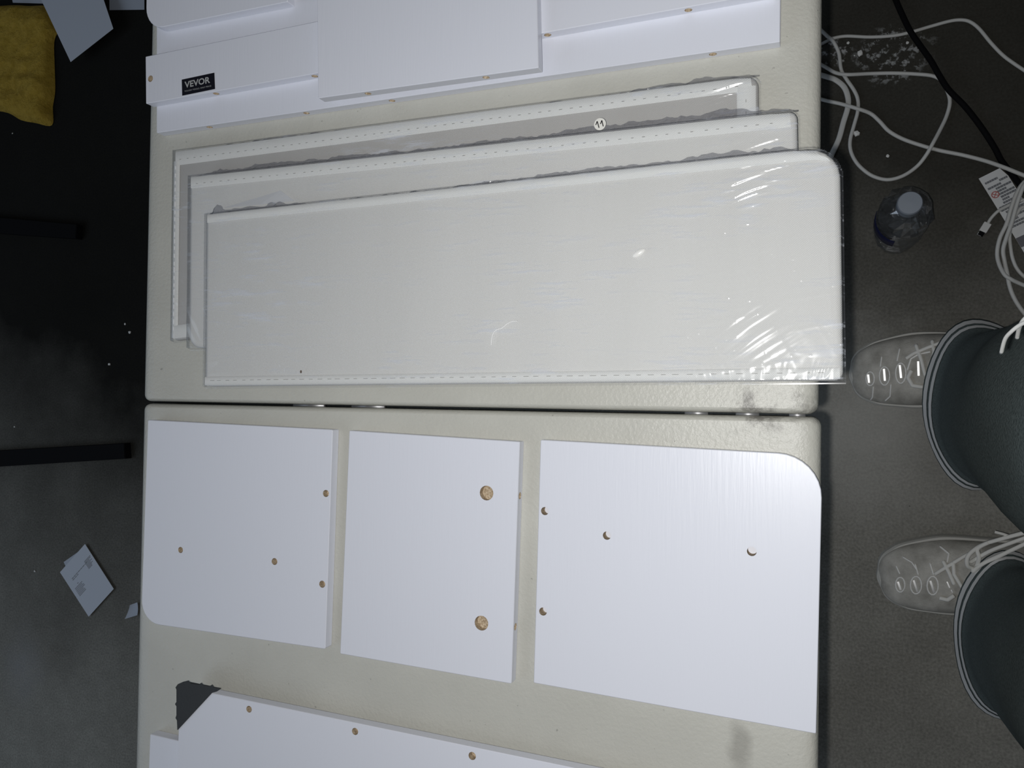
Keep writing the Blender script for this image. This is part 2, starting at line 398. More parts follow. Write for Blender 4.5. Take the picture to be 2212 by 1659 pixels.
# ------------------------------------------------------------------ boards
TH = 0.0095
def circ(n, r): return [(r*math.cos(2*math.pi*k/n), r*math.sin(2*math.pi*k/n)) for k in range(n)]
def board(label, P, z0, holes=(), edge_holes=(), t=TH, group='white laminate boards laid out on the table', name='shelf_board'):
    """P outline (world, xy); holes (u, v, r, through) on the top face; edge_holes (u, v) on a side face"""
    P = ccw([Vector((p.x, p.y, 0)) for p in P]); N = len(P); z1 = z0+t; b = 0.0005
    Q = inset(P, b)
    vs = []; fs = []
    def addv(L): n0 = len(vs); vs.extend(L); return list(range(n0, n0+len(L)))
    top = flat2(Q, z1)
    loops = [top]; cups = []
    for (u, v, r, thr) in holes:
        c = at(u, v, z1); c.z = z1
        L = [c + Vector((x, y, 0)) for x, y in circ(20, r)][::-1]
        loops.append(L); cups.append((c, Vector((1, 0, 0)), Vector((0, 1, 0)), Vector((0, 0, -1)), r, (t-0.0002) if thr else 0.0065, thr))
    idx = addv([p for L in loops for p in L])
    for tri in tessellate_polygon(loops):
        a, b_, c = (vs[i] for i in tri)
        fs.append(tri if (b_-a).cross(c-a).z > 0 else tri[::-1])
    if True:
        r0 = list(range(N)); r1 = addv(flat2(P, z1-b))
        for k in range(N): fs.append((r0[k], r1[k], r1[(k+1) % N], r0[(k+1) % N]))
    sides = {}
    for (u, v) in edge_holes:
        c = at(u, v, z0+t*0.5)
        best = min(range(N), key=lambda k: (lambda a, d: ((c-a)-d*max(0, min(1, (c-a).dot(d)/d.length_squared))).length)(Vector((P[k].x, P[k].y, c.z)), P[(k+1) % N]-P[k]))
        sides.setdefault(best, []).append(c)
    for k in range(N):
        a, d = P[k], P[(k+1) % N]-P[k]; Ls = d.length; e = d/Ls; nrm = Vector((e.y, -e.x, 0))
        lp = [[Vector((0, z0, 0)), Vector((Ls, z0, 0)), Vector((Ls, z1-b, 0)), Vector((0, z1-b, 0))]]
        for c in sides.get(k, []):
            s = max(0.005, min(Ls-0.005, (c-Vector((a.x, a.y, c.z))).dot(e)))
            lp.append([Vector((s+x, z0+t*0.5+y, 0)) for x, y in circ(16, 0.0028)][::-1])
            cc = Vector((a.x, a.y, z0+t*0.5)) + e*s
            cups.append((cc, e, Vector((0, 0, 1)), -nrm, 0.0028, 0.008, False))
        flatv = [p for L in lp for p in L]
        ids = addv([Vector((a.x+e.x*p.x, a.y+e.y*p.x, p.y)) for p in flatv])
        for tri in tessellate_polygon(lp):
            q = tuple(ids[i] for i in tri); n_ = (vs[q[1]]-vs[q[0]]).cross(vs[q[2]]-vs[q[0]])
            fs.append(q if n_.dot(nrm) > 0 else q[::-1])
    bot = addv(flat2(P, z0)); fs.append(tuple(bot[::-1]))
    o = mk(name, vs, fs, M_board)
    tag(o, label, 'board', group)
    for c, ax, ay, dn, r, dep, thr in cups:
        n = 20; cv = [c + ax*x + ay*y for x, y in circ(n, r*0.999)]
        cv2 = [p + dn*dep for p in cv]; cf = [(k, (k+1) % n, n+(k+1) % n, n+k) for k in range(n)]
        if not thr: cf.append(tuple(range(n, 2*n)))
        mk('dowel_hole', cv+cv2, cf, M_chip, o)
    return o

def quad(pts, z): return [at(u, v, z) for u, v in pts]
zt = TABLE+TH
H = round_poly(quad([(320, 907), (719, 928), (703, 1402), (305, 1344)], zt), [0.0015, 0.0015, 0.0015, 0.021])
board('white board with one rounded corner, left of the three boards below the table seam', H, TABLE+0.0004,
      [(704, 1066, .0030, False), (390, 1188, .0028, False), (593, 1213, .0030, False), (696, 1262, .0030, False)])
I = round_poly(quad([(755, 930), (1123, 954), (1105, 1477), (735, 1412)], zt), 0.001)
board('white square-cornered board with two large chipboard holes, between two rounded boards', I, TABLE+0.0004,
      [(1051, 1065, .0058, False), (1040, 1346, .0058, False)], [(1125, 1071), (1115, 1354)])
J = round_poly(quad([(1168, 950), (1777, 984), (1763, 1585), (1153, 1475)], zt), [0.001, 0.029, 0.001, 0.001])
board('white board with a large rounded corner and four small holes at the right table edge', J, TABLE+0.0004,
      [(1177, 1104, .0031, True), (1173, 1321, .0031, True), (1311, 1157, .0031, True), (1624, 1191, .0033, True)])

def strip(bl, br, z, depth, left_dir=None, right_dir=None, depth_r=None):
    a, b = at(*bl, z), at(*br, z); e = (b-a).normalized(); nrm = Vector((-e.y, e.x, 0))
    l = (at(*left_dir, z)-a).normalized() if left_dir else nrm
    r = (at(*right_dir, z)-b).normalized() if right_dir else nrm
    return [a, b, b + r*depth, a + l*depth]
# stack above the packages
zA = TABLE+0.0004
A = round_poly(strip((338, 287), (1685, 90), zA+TH, 0.30, (338, 66), (1686, 0)), 0.0008)
board('wide white board lowest in the stack at the top of the table', A, zA, [], [(453, 275), (662, 245), (847, 218), (1540, 110)])
zB = zA+TH+0.0002
a, b = at(315, 224, zB+TH), at(1560, 2, zB+TH); e = (b-a).normalized()
tl = at(314, 122, zB+TH); B = [a, a+e*0.56, tl+e*0.56, tl]
B = round_poly(B, 0.0008)
plank = board('long narrow white board with a small black brand plate, on the lowest board', B, zB, [(325, 170, .0030, False)],
      [(467, 202), (680, 165), (1183, 75), (1487, 17)])
a, b = at(322, 64, zB+TH), at(640, 0, zB+TH); e = (b-a).normalized(); nr = Vector((-e.y, e.x, 0))
tl = at(301, 0, zB+TH); ld = (tl-at(303, 25, zB+TH)).normalized(); corner = a-e*0.004
C_ = round_poly([corner, a+e*0.155, a+e*0.155+nr*0.2, corner+nr*0.2], [0.021, .001, .001, .021])
board('white board with a rounded corner overhanging the far table edge at the top left', C_, zB)
zD = zB+TH+0.0002
a, b = at(687, 212, zD+TH), at(1163, 146, zD+TH)
D = round_poly([a, b, b+(at(1160, 0, zD+TH)-b).normalized()*0.26, a+(at(685, 0, zD+TH)-a).normalized()*0.26], 0.0006)
board('white rectangular board topmost in the stack, lying across the narrow board', D, zD, [], [(795, 204), (1050, 163)])
# boards at the near end of the table
zG = TABLE+0.0004
g0 = at(324, 1586, zG+TH); g1 = at(383, 1600, zG+TH); e = (g1-g0).normalized(); nr = Vector((e.y, -e.x, 0))
board('white board mostly hidden under the foam-cornered board at the bottom left', round_poly([g0, g0+e*0.44, g0+e*0.44+nr*0.2, g0+nr*0.2], .0008), zG)
zF = zG+TH+0.0002
f0 = at(455, 1497, zF+TH); f1 = at(1200, 1651, zF+TH); e = (f1-f0).normalized(); nr = Vector((e.y, -e.x, 0))
left = at(383, 1640, zF+TH); fc = f0 + e*((left-f0).dot(e))
fr_ = board('white board with a dark foam corner sleeve, lying at the bottom of the table', round_poly([fc, f0+e*0.44, f0+e*0.44+nr*0.25, fc+nr*0.25], .0008), zF,
      [(538, 1532, .0029, False), (767, 1580, .0029, False), (1020, 1633, .0031, False)])
# foam corner sleeve wraps that board's corner
def foam_sleeve():
    z0, z1 = zF-0.0006, zF+TH+0.0012
    out = [(383, 1577), (382, 1556), (379, 1551), (381, 1545), (381, 1526), (378, 1521), (381, 1516), (381, 1490), (379, 1485), (384, 1478), (393, 1474),
           (405, 1471), (411, 1477), (429, 1479), (433, 1476), (437, 1480), (452, 1483), (456, 1480), (460, 1485), (476, 1488), (468, 1494), (457, 1497)]
    P = ccw([at(u, v, z1) for u, v in out]); N = len(P)
    top = flat2(P, z1); bot = flat2(P, z1-0.0012)
    tri = [t if (top[t[1]]-top[t[0]]).cross(top[t[2]]-top[t[0]]).z > 0 else t[::-1] for t in tessellate_polygon([top])]
    vs = top+bot; fs = list(tri) + [(k, k+N, (k+1) % N+N, (k+1) % N) for k in range(N)]
    fs += [tuple(i+N for i in t[::-1]) for t in tri]
    # outer walls hanging down the two board edges
    c = flat2([fc-e*0.0012+nr*0.0], 0)[0]
    g = G(); g.add(vs, fs)
    ac = at(383, 1484, z1); al = at(383, 1570, z1); ar = at(470, 1491, z1)
    for p, q in ((fc, fc+nr*0.030), (fc, fc+e*0.030)):
        dd = (q-p).normalized(); off = (-e if abs(dd.dot(nr)) > .5 else -nr)
        mid = (p+q)/2 + off*0.0008
        g.box((mid.x, mid.y, (z0+z1-.0014)/2), dd*0.015, off*0.0005, (0, 0, (z1-.0014-z0)/2))
    o = g.build('foam_corner', M_foam)
    tag(o, 'dark grey foam corner sleeve with ragged edges on the bottom left board', 'corner protector')
foam_sleeve()

# ------------------------------------------------------------------ text helper
def text_mesh(txt, size, bold=0.0):
    cu = bpy.data.curves.new('txt', 'FONT'); cu.body = txt; cu.size = size; cu.offset = bold; cu.resolution_u = 3
    o = bpy.data.objects.new('txt', cu); C.objects.link(o)
    dg = bpy.context.evaluated_depsgraph_get(); me = bpy.data.meshes.new_from_object(o.evaluated_get(dg))
    vs = [Vector((p.co.x, p.co.y, 0)) for p in me.vertices]; fs = [tuple(p.vertices) for p in me.polygons]
    bpy.data.objects.remove(o); bpy.data.curves.remove(cu); bpy.data.meshes.remove(me)
    return vs, fs
def place_text(txt, org, ux, uy, wid, hei, lift, name, m, parent, bold=0.0):
    vs, fs = text_mesh(txt, 1.0, bold)
    x0, x1 = min(p.x for p in vs), max(p.x for p in vs); y0, y1 = min(p.y for p in vs), max(p.y for p in vs)
    n = ux.cross(uy).normalized()
    out = [org + ux*((p.x-x0)/(x1-x0)*wid) + uy*((p.y-y0)/(y1-y0)*hei) + n*lift for p in vs]
    return mk(name, out, fs, m, parent)
zp = zB+TH+0.0004
TL, TR, BR, BL = (at(u, v, zp) for u, v in ((392.5, 172), (462.5, 157), (464, 192), (393.5, 206.5)))
g = G(); up = Vector((0, 0, 0.0004))
g.add([BL, BR, TR, TL, BL-up, BR-up, TR-up, TL-up], [(0,1,2,3),(4,5,1,0),(5,6,2,1),(6,7,3,2),(7,4,0,3),(7,6,5,4)])
plate = g.build('brand_plate', M_plate, plank); plate['label'] = 'small black plate lettered in silver'
ux = (BR-BL).normalized(); uy = (TL-BL).normalized(); w = (BR-BL).length; hh = (TL-BL).length
place_text('VEVOR', BL+ux*w*0.09+uy*hh*0.42, ux, uy, w*0.78, hh*0.40, 0.0002, 'lettering', M_letter, plate, 0.025)
place_text('TOUGH TOOLS, HALF PRICE', BL+ux*w*0.08+uy*hh*0.17, ux, uy, w*0.82, hh*0.10, 0.0002, 'slogan', M_letter, plate)

# ------------------------------------------------------------------ wrapped fabric bins
def bilin(Q, s, t):   # Q = TL, TR, BR, BL ; s along, t from top to bottom
    a = Q[0] + (Q[1]-Q[0])*s; b = Q[3] + (Q[2]-Q[3])*s
    return a + (b-a)*t
def package(label, q, z0, thick, m_body, corner_r, bands, stitches, seam, film_kind, seed, back=None, bottom_sparkle=False):
    z1 = z0+thick
    Q = [at(u, v, z1) for u, v in q]; L = (Q[1]-Q[0]).length; D_ = (Q[3]-Q[0]).length
    root = empty('fabric_bin_package', ((Q[0]+Q[2])/2).xy.to_3d() + Vector((0, 0, z0)))
    tag(root, label, 'package', 'folded white fabric bins wrapped in clear film')
    # folded panel: soft-edged slab
    P = ccw(round_poly([p.copy() for p in Q], [max(0.0056, c_) for c_ in corner_r], 5)); N = len(P)
    prof = [(0.0045, z1), (0.0018, z1-0.0008), (0.0004, z1-0.0026), (0.0, z1-0.005), (0.0, z0+0.004), (0.002, z0+0.0008), (0.005, z0)]
    vs = [Vector((p.x, p.y, z)) for d, z in prof for p in inset(P, d)]
    fs = [(i*N+k, (i+1)*N+k, (i+1)*N+(k+1) % N, i*N+(k+1) % N) for i in range(len(prof)-1) for k in range(N)]
    fs.append(tuple(range(N))); fs.append(tuple((len(prof)-1)*N+k for k in range(N))[::-1])
    mk('panel', vs, fs, m_body, root, smooth=True)
    # folds of the stiffener inside show only as bands in the fabric colour
    # bindings: slightly proud strips; (s0,t0,s1,t1) in fractions
    Lx, Dy = L, D_
    for bi, (s0, t0, s1, t1, m_) in enumerate(bands):
        n = 40 if s1-s0 > t1-t0 else 16; vs = []; 
        for k in range(n+1):
            f = k/n
            for w_, dz in ((0.0, 0.0), (0.06, 0.0007), (0.94, 0.0007), (1.0, 0.0)):
                s, t = (s0+(s1-s0)*f, t0+(t1-t0)*w_) if s1-s0 > t1-t0 else (s0+(s1-s0)*w_, t0+(t1-t0)*f)
                crn = corner_r[1]; kx = s*Lx-(Lx-crn); ky = crn-t*Dy
                if kx > 0 and ky > 0 and math.hypot(kx, ky) > crn-0.0025:
                    sc = (crn-0.0025)/math.hypot(kx, ky); s = (Lx-crn+kx*sc)/Lx; t = (crn-ky*sc)/Dy
                p = bilin(Q, s, t); vs.append(Vector((p.x, p.y, z1+0.00015+dz+bi*0.00012)))
        fs = [(k*4+j, k*4+j+1, (k+1)*4+j+1, (k+1)*4+j) for k in range(n) for j in range(3)]
        fixn(mk('binding', vs, fs, m_, root, smooth=True))
    for (s0, t0, s1, t1, step, ln_, wd, m_) in stitches:
        a, b = bilin(Q, s0, t0), bilin(Q, s1, t1); d = (b-a); n = int(d.length/step); e_ = d.normalized(); g = G()
        for k in range(n):
            j = random.uniform(-.1, .1)*step
            c = a + e_*(step*(k+0.5)+j); g.box((c.x, c.y, z1+0.0012), e_*ln_/2*random.uniform(.7, 1.1), Vector((-e_.y, e_.x, 0))*wd/2, (0, 0, 0.0002))
        o = g.build('stitching', m_, root); o['kind'] = 'stuff'
    # clear film over the top, wrapped down the sides
    nx, ny = (760, 240) if bottom_sparkle else (640, 200)
    s = np.linspace(-0.0045, 1.0045, nx); t = np.linspace(-0.014, 1.014, ny); Sg, Tg = np.meshgrid(s, t)
    X = Sg*L; Y = Tg*D_
    rnd = seed*13.7
    al = 7*math.pi/180; xa = X*math.cos(al)-Y*math.sin(al); ya = X*math.sin(al)+Y*math.cos(al)
    hgt = 0.00018*ridge(xa*14+rnd, ya*150, seed)**3 * (0.35+0.65*vn(X*9, Y*16, seed+3))
    hgt += 0.0004*(vn(X*12+rnd, Y*22, seed+5)-0.5)
    
    ex = (Q[1]-Q[0]).normalized(); ey = (Q[3]-Q[0]).normalized()
    for (u, v, rx, ry, ang, lam, amp) in film_kind:      # patches of tight parallel wrinkles in the film
        c = at(u, v, z1) - Q[0]; a_ = math.radians(ang); dx, dy = X-c.dot(ex), Y-c.dot(ey)
        xr = dx*math.cos(a_)+dy*math.sin(a_); yr = -dx*math.sin(a_)+dy*math.cos(a_)
        wr = yr + 0.0010*(vn(xr*60, yr*60, seed+31)-.5) - xr*yr*1.2
        hgt += 2.2*amp*ridge(wr/lam+rnd, xr*22, seed+11)*np.exp(-((xr/rx)**2+(yr/ry)**2))
    pit = vn(X*430+rnd, Y*430, seed+41)       # sparse tiny pimples that glint in the flash
    hgt += 0.00055*np.clip(pit-0.93, 0, 1)/0.07*np.clip(0.35+0.9*vn(X*7, Y*14, seed+43)-0.45*np.clip(Y/D_*2, 0, 1), 0, 1)
    if bottom_sparkle:
        m_ = np.clip((X/L-0.72)/0.14, 0, 1)*np.clip((Y/D_-0.90)/0.05, 0, 1)
        hgt += m_*0.00028*ridge((X+(Y-D_)*(X/L-0.9)*4)*330, Y*70, seed+21)
    # corner rounding and skirts
    Z = z1+0.0015+hgt
    cr = corner_r[1] if isinstance(corner_r, list) else corner_r
    over = np.maximum.reduce([-Sg*L, (Sg-1)*L, -Tg*D_, (Tg-1)*D_, Sg*0])
    ux_ = np.clip((Sg*L-(L-cr))/max(cr, 1e-4), 0, 2); uy_ = np.clip((cr-Tg*D_)/max(cr, 1e-4), 0, 2)
    cd_ = (np.hypot(ux_, uy_)-1)*cr; cd_[(ux_ <= 0) | (uy_ <= 0)] = -1
    over = np.maximum(over, cd_)
    ov = np.clip(over/0.0008, 0, 1)
    Z = Z*(1-ov) + (z1-0.0040)*ov
    PX = [(Q[0][k]*(1-Sg)+Q[1][k]*Sg)*(1-Tg) + (Q[3][k]*(1-Sg)+Q[2][k]*Sg)*Tg for k in (0, 1)]
    verts = list(zip(PX[0].ravel().tolist(), PX[1].ravel().tolist(), Z.ravel().tolist()))
    kill = over > 0.0015
    kill |= (cd_ > 0.0015)
    kl = kill.tolist()
    fs = [(j*nx+i, (j+1)*nx+i, (j+1)*nx+i+1, j*nx+i+1) for j in range(ny-1) for i in range(nx-1) if not (kl[j][i] and kl[j+1][i+1])]
    used = sorted({i for f in fs for i in f}); mp = {v_: k for k, v_ in enumerate(used)}
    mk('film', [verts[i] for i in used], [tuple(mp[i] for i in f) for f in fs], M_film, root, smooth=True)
    # gathered, sealed edge of the film along the back
    if seam:
        n = 260; prof_s, prof_w = [a for a, b in seam], [b for a, b in seam]
        vs = []; rows = 5
        for k in range(n+1):
            f = k/n*prof_s[-1]; wid = float(np.interp(f, prof_s, prof_w))
            wid *= 0.62+0.45*float(vn(np.array(f*38.0), np.array(seed*3.1), seed))+0.35*float(vn(np.array(f*150.0), np.array(seed*1.7), seed))
            p = bilin(Q, f*1.002-0.001, 0.0); up_ = (Q[0]-Q[3]).normalized()
            for r in range(rows):
                w_ = r/(rows-1)
                zz = z1-0.002 - (z1-back if back else thick)*0.75*w_ + 0.0045*(float(vn(np.array(f*110.0), np.array(w_*6.0), seed+2))-.5)
                q_ = p + up_*(w_*wid-0.001); vs.append(Vector((q_.x, q_.y, max(zz, (back or z0)+0.0012))))
        fs = [(k*rows+r, (k+1)*rows+r, (k+1)*rows+r+1, k*rows+r+1) for k in range(n) for r in range(rows-1)]
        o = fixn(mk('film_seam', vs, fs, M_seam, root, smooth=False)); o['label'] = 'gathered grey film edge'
    return root, Q, z1
T0 = TABLE+0.0004
pk1, Q1, _ = package('back film-wrapped fabric bin showing its grey lining, lowest of the three', [(375, 325), (1638, 160), (1640, 572), (370, 737)], T0, 0.0095, M_fab_grey, [0.003, 0.008, 0.004, 0.003],
        [(0.006, 0.008, 0.992, 0.082, M_bind), (0.002, 0.06, 0.015, 0.985, M_bind), (0.972, 0.06, 0.997, 0.985, M_bind), (0.006, 0.92, 0.992, 0.99, M_bind)],
        [(0.01, 0.054, 0.985, 0.054, 0.0082, 0.0022, 0.0004, M_stitch), (0.0065, 0.08, 0.0065, 0.96, 0.0068, 0.0046, 0.0008, M_stitch_w), (0.984, 0.10, 0.984, 0.95, 0.0085, 0.002, 0.0004, M_stitch)],
        [(0, 0.002), (0.2, 0.0035), (0.5, 0.002), (0.8, 0.003), (0.92, 0.006), (1, 0.003)], [(1570, 195, .030, .012, -14, .0036, .00050), (1480, 222, .03, .010, -8, .0045, .00040), (560, 330, .03, .014, -12, .006, .0003)], 1)
pk2, Q2, z2 = package('middle film-wrapped white fabric bin with a round number sticker', [(408, 380), (1722, 236), (1730, 740), (405, 752)], T0+0.0132, 0.0095, M_fab, [0.004, 0.006, 0.004, 0.012],
        [(0.006, 0.008, 0.992, 0.075, M_bind)],
        [(0.01, 0.052, 0.985, 0.052, 0.0088, 0.0020, 0.0004, M_stitch)],
        [(0, 0.003), (0.05, 0.0065), (0.25, 0.0065), (0.45, 0.0045), (0.6, 0.006), (0.8, 0.0078), (0.93, 0.0085), (1, 0.003)],
        [(1650, 268, .030, .012, -14, .0036, .00050), (1540, 300, .04, .012, -9, .0045, .00042), (760, 395, .05, .014, -35, .008, .0004), (420, 700, .012, .014, 60, .004, .0003)], 2, back=T0+0.0122)
pk3, Q3, z3 = package('front film-wrapped white fabric bin, largest in view, overhanging the right table edge', [(443, 462), (1815, 312), (1822, 822), (440, 835)], T0+0.0264, 0.0095, M_fab, [0.003, 0.021, 0.002, 0.003],
        [(0.006, 0.006, 0.995, 0.055, M_bind), (0.004, 0.945, 0.996, 0.993, M_bind)],
        [(0.01, 0.966, 0.99, 0.966, 0.0085, 0.0042, 0.0004, M_stitch)],
        [(0, 0.002), (0.01, 0.011), (0.03, 0.006), (0.11, 0.004), (0.125, 0.008), (0.2, 0.003), (0.45, 0.0035), (0.65, 0.0055), (0.85, 0.0065), (0.93, 0.006), (0.962, 0.0002)],
        [(1612, 412, .020, .016, -18, .0026, .00036), (1650, 395, .040, .006, -9, .0040, .00046), (1630, 722, .021, .022, -34, .0027, .00015), (1690, 345, .045, .011, -8, .0030, .00044), (1720, 770, .022, .02, 62, .006, .00008),
         (1640, 530, .016, .014, -22, .005, .00016), (1480, 720, .02, .006, -30, .005, .0002), (700, 470, .05, .012, -14, .008, .0004), (520, 790, .03, .012, -10, .006, .0003), (1300, 425, .06, .008, -6, .006, .0003)], 3, back=T0+0.0256, bottom_sparkle=True)
# lifted fold of film near the left of the front package's back edge
zf = z2+0.0030
a0, a1, a2, a3 = at(482, 449, zf), at(606, 412, zf+0.0012), at(636, 434, zf), at(560, 442, zf+0.0016)
a4 = at(616, 419, zf+0.0010)
fo = mk('film_fold', [a0, a1, a2, a3, a4], [(0, 3, 1), (3, 4, 1), (3, 2, 4)], film('folded_film', (0.99, 0.99, 0.99), 0.30, 0.12, 0.1), pk3); fo['label'] = 'lifted triangular fold of clear film'
bt = at(1380, 546, z3+0.0026)
g = G(); n = 20; ea = Vector((math.cos(.5), math.sin(.5), 0)); eb = Vector((-ea.y, ea.x, 0))
g.add([bt + ea*x*2.2 + eb*y for x, y in circ(n, .0022)] + [bt + Vector((0, 0, .0009)) + ea*x*1.6 + eb*y*.6 for x, y in circ(n, .0022)], [(k, (k+1) % n, n+(k+1) % n, n+k) for k in range(n)] + [tuple(range(n, 2*n))])
g.build('film_blister', mat('milky_film', (0.82, 0.82, 0.80), .3), pk3, True)
g = G(); g.tube(catmull([at(u, v, z3+0.0030) for u, v in ((1061, 746), (1063, 728), (1070, 714), (1085, 708), (1096, 699), (1108, 694), (1118, 694))], 6), .00035, 6)
tag(g.build('thread', mat('white_thread', (.9, .9, .9), .6), None, True), 'thin pale thread lying on the film of the front package', 'thread')
bm = bmesh.new(); bmesh.ops.create_icosphere(bm, subdivisions=1, radius=.0011); c = at(650, 803, z3+.003)
for x in bm.verts: x.co = Vector((x.co.x*.8, x.co.y*1.4, x.co.z*.5))
tag(mk('brown_fleck', [c+x.co for x in bm.verts], [[l.index for l in f.verts] for f in bm.faces], mat('fleck', (.12, .09, .07), .9)), 'small brown fleck near the lower left corner of the front package', 'fleck'); bm.free()

# number sticker on the film edge
sc_ = at(1296, 268, z2+0.0016); R_ = 0.0045
st = mk('number_sticker', [sc_ + Vector((x, y, 0)) for x, y in circ(24, R_)] + [sc_ + Vector((x, y, -.0003)) for x, y in circ(24, R_)],
        [tuple(range(24))] + [(k, k+24, (k+1) % 24+24, (k+1) % 24) for k in range(24)], mat('sticker_paper', (0.80, 0.79, 0.74), 0.7), pk2)
st['label'] = 'round white sticker numbered 11'
g = G()
for (ax, ay), (bx, by) in (((1294, 276), (1290, 262)), ((1290, 262), (1287, 270)), ((1303, 273), (1300, 260)), ((1300, 260), (1297, 268))):
    p, q_ = at(ax, ay, sc_.z+.0002), at(bx, by, sc_.z+.0002); g.box((p+q_)/2, (q_-p)/2, Vector((0, 0, 1)).cross(q_-p).normalized()*0.00035, (0, 0, .0001))
g.build('digits', mat('sticker_ink', (0.02, 0.02, 0.025), 0.6), st)

# ------------------------------------------------------------------ floor things, right side
def cable(label, pts, r, m, name='white_cable', z=None, group=None, cat='cable', flat=1.0):
    P = [at(p[0], p[1], (p[2] if len(p) > 2 else (z or r*flat+0.0006))) for p in pts]
    g = G(); g.tube(catmull(P, 7), r, 8, flat=flat)
    o = g.build(name, m, smooth=True); tag(o, label, cat, group)
    return o
GW = 'white cables on the concrete'
cable('white cable arching highest across the floor beneath the black cable', [(1765, 100), (1792, 86), (1802, 82), (1830, 78), (1880, 80), (1930, 77), (1965, 70), (2010, 57), (2050, 46), (2075, 43), (2095, 47), (2115, 62), (2140, 92), (2165, 118), (2190, 137), (2240, 170)], .0025, M_cable, group=GW)
cable('white cable making the wide closed loop above the water bottle', [(1770, 62, .010), (1787, 78, .0105), (1800, 90, .0105), (1812, 115, .006), (1817, 150), (1828, 170), (1845, 195), (1853, 215), (1853, 240), (1845, 270), (1837, 300), (1837, 322), (1845, 343), (1860, 362), (1885, 380), (1917, 388), (1950, 380), (1980, 360), (2000, 336, .0085), (2015, 310, .0140), (2030, 282, .0085), (2045, 250), (2052, 220), (2046, 195), (2035, 175), (2015, 164), (1980, 160), (1930, 158), (1880, 159), (1830, 161, .011), (1805, 157, .007), (1785, 146, .004), (1765, 135)], .0028, M_cable, group=GW)
cable('flat white strap curving back down beside the table edge', [(1765, 160), (1787, 166), (1806, 173), (1824, 189), (1832, 212), (1831, 234), (1822, 264), (1812, 300), (1796, 335), (1786, 360)], .0042, M_cable, name='white_strap', group=GW, cat='strap', flat=0.4)
cable('white cable running straight from the table edge to the right past the bottle', [(1765, 212), (1787, 218), (1815, 224, .006), (1850, 234, .0125), (1880, 245, .006), (1900, 262), (1920, 283), (1950, 300), (1990, 314), (2030, 325, .004), (2080, 335), (2130, 348, .010), (2170, 362, .0165), (2195, 372, .018), (2240, 390, .018)], .0029, M_cable, group=GW)
cable('thick black cable crossing the dark floor at the top right', [(1925, -25), (1935, 0), (1948, 30, .009), (1965, 65, .013), (1985, 95, .011), (2010, 130, .0125), (2030, 165, .0135), (2050, 195, .0135), (2080, 225, .010), (2105, 255), (2130, 290), (2150, 322), (2163, 347, .0055), (2184, 374, .0085), (2206, 402, .0085), (2225, 424, .006)], .0043, M_bcable, 'black_cable')
cable('white cable bowing out furthest left in the bundle at the right edge', [(2240, 376, .026), (2212, 394, .026), (2196, 418, .025), (2184, 450, .023), (2174, 484, .019), (2160, 514, .012), (2154, 545, .006), (2158, 570, .0075), (2170, 593, .0125), (2184, 603, .0135), (2200, 611, .010), (2240, 628)], .0028, M_cable, group=GW)
cable('white cable in the right edge bundle falling almost straight down', [(2240, 372, .034), (2214, 398, .034), (2203, 422, .032), (2194, 450, .028), (2185, 483, .022), (2174, 514, .014), (2167, 540, .007), (2170, 565), (2176, 592), (2181, 618), (2190, 642), (2206, 668), (2240, 710)], .0029, M_cable, group=GW)
cable('thin white cable bending right on the inner side of the bundle', [(2240, 452, .0115), (2211, 447, .0115), (2198, 459, .0115), (2185, 482, .010), (2181, 508, .006), (2183, 535), (2188, 560), (2198, 582), (2216, 600), (2250, 620)], .0025, M_cable, group=GW)
# charging cable with plug
P = [at(u, v, z) for u, v, z in ((2134, 482, .005), (2142, 470, .0062), (2156, 456, .0085), (2174, 446, .0088), (2193, 437, .0095), (2206, 433, .0165), (2240, 424, .0165))]
ch = empty('charging_cable', P[0]); tag(ch, 'white charging cable ending in a small plug beside the printed tag', 'cable')
g = G(); g.tube(catmull(P, 7), .0023, 8); g.build('cord', M_cable, ch, True)
a, b = at(2134, 482, .005), at(2122, 501, .005); d = (b-a).normalized(); sd = Vector((-d.y, d.x, 0))
g = G(); g.box((a+b)/2, d*(b-a).length/2, sd*0.0052, (0, 0, .0034)); o = g.build('plug', mat('plug_plastic', (0.8, 0.8, 0.78), .35), ch)
bv = o.modifiers.new('bevel', 'BEVEL'); bv.width = .001; bv.segments = 2
g = G(); c = b + d*0.003; g.box(c, d*0.003, sd*0.0036, (0, 0, .0016)); c2 = b + d*0.0045
g.build('plug_tip', M_dark, ch)
g = G(); g.box(at(2115.5, 506, .004), d*0.0022, sd*0.0030, (0, 0, .0018)); g.build('plug_contact', M_steel, ch)

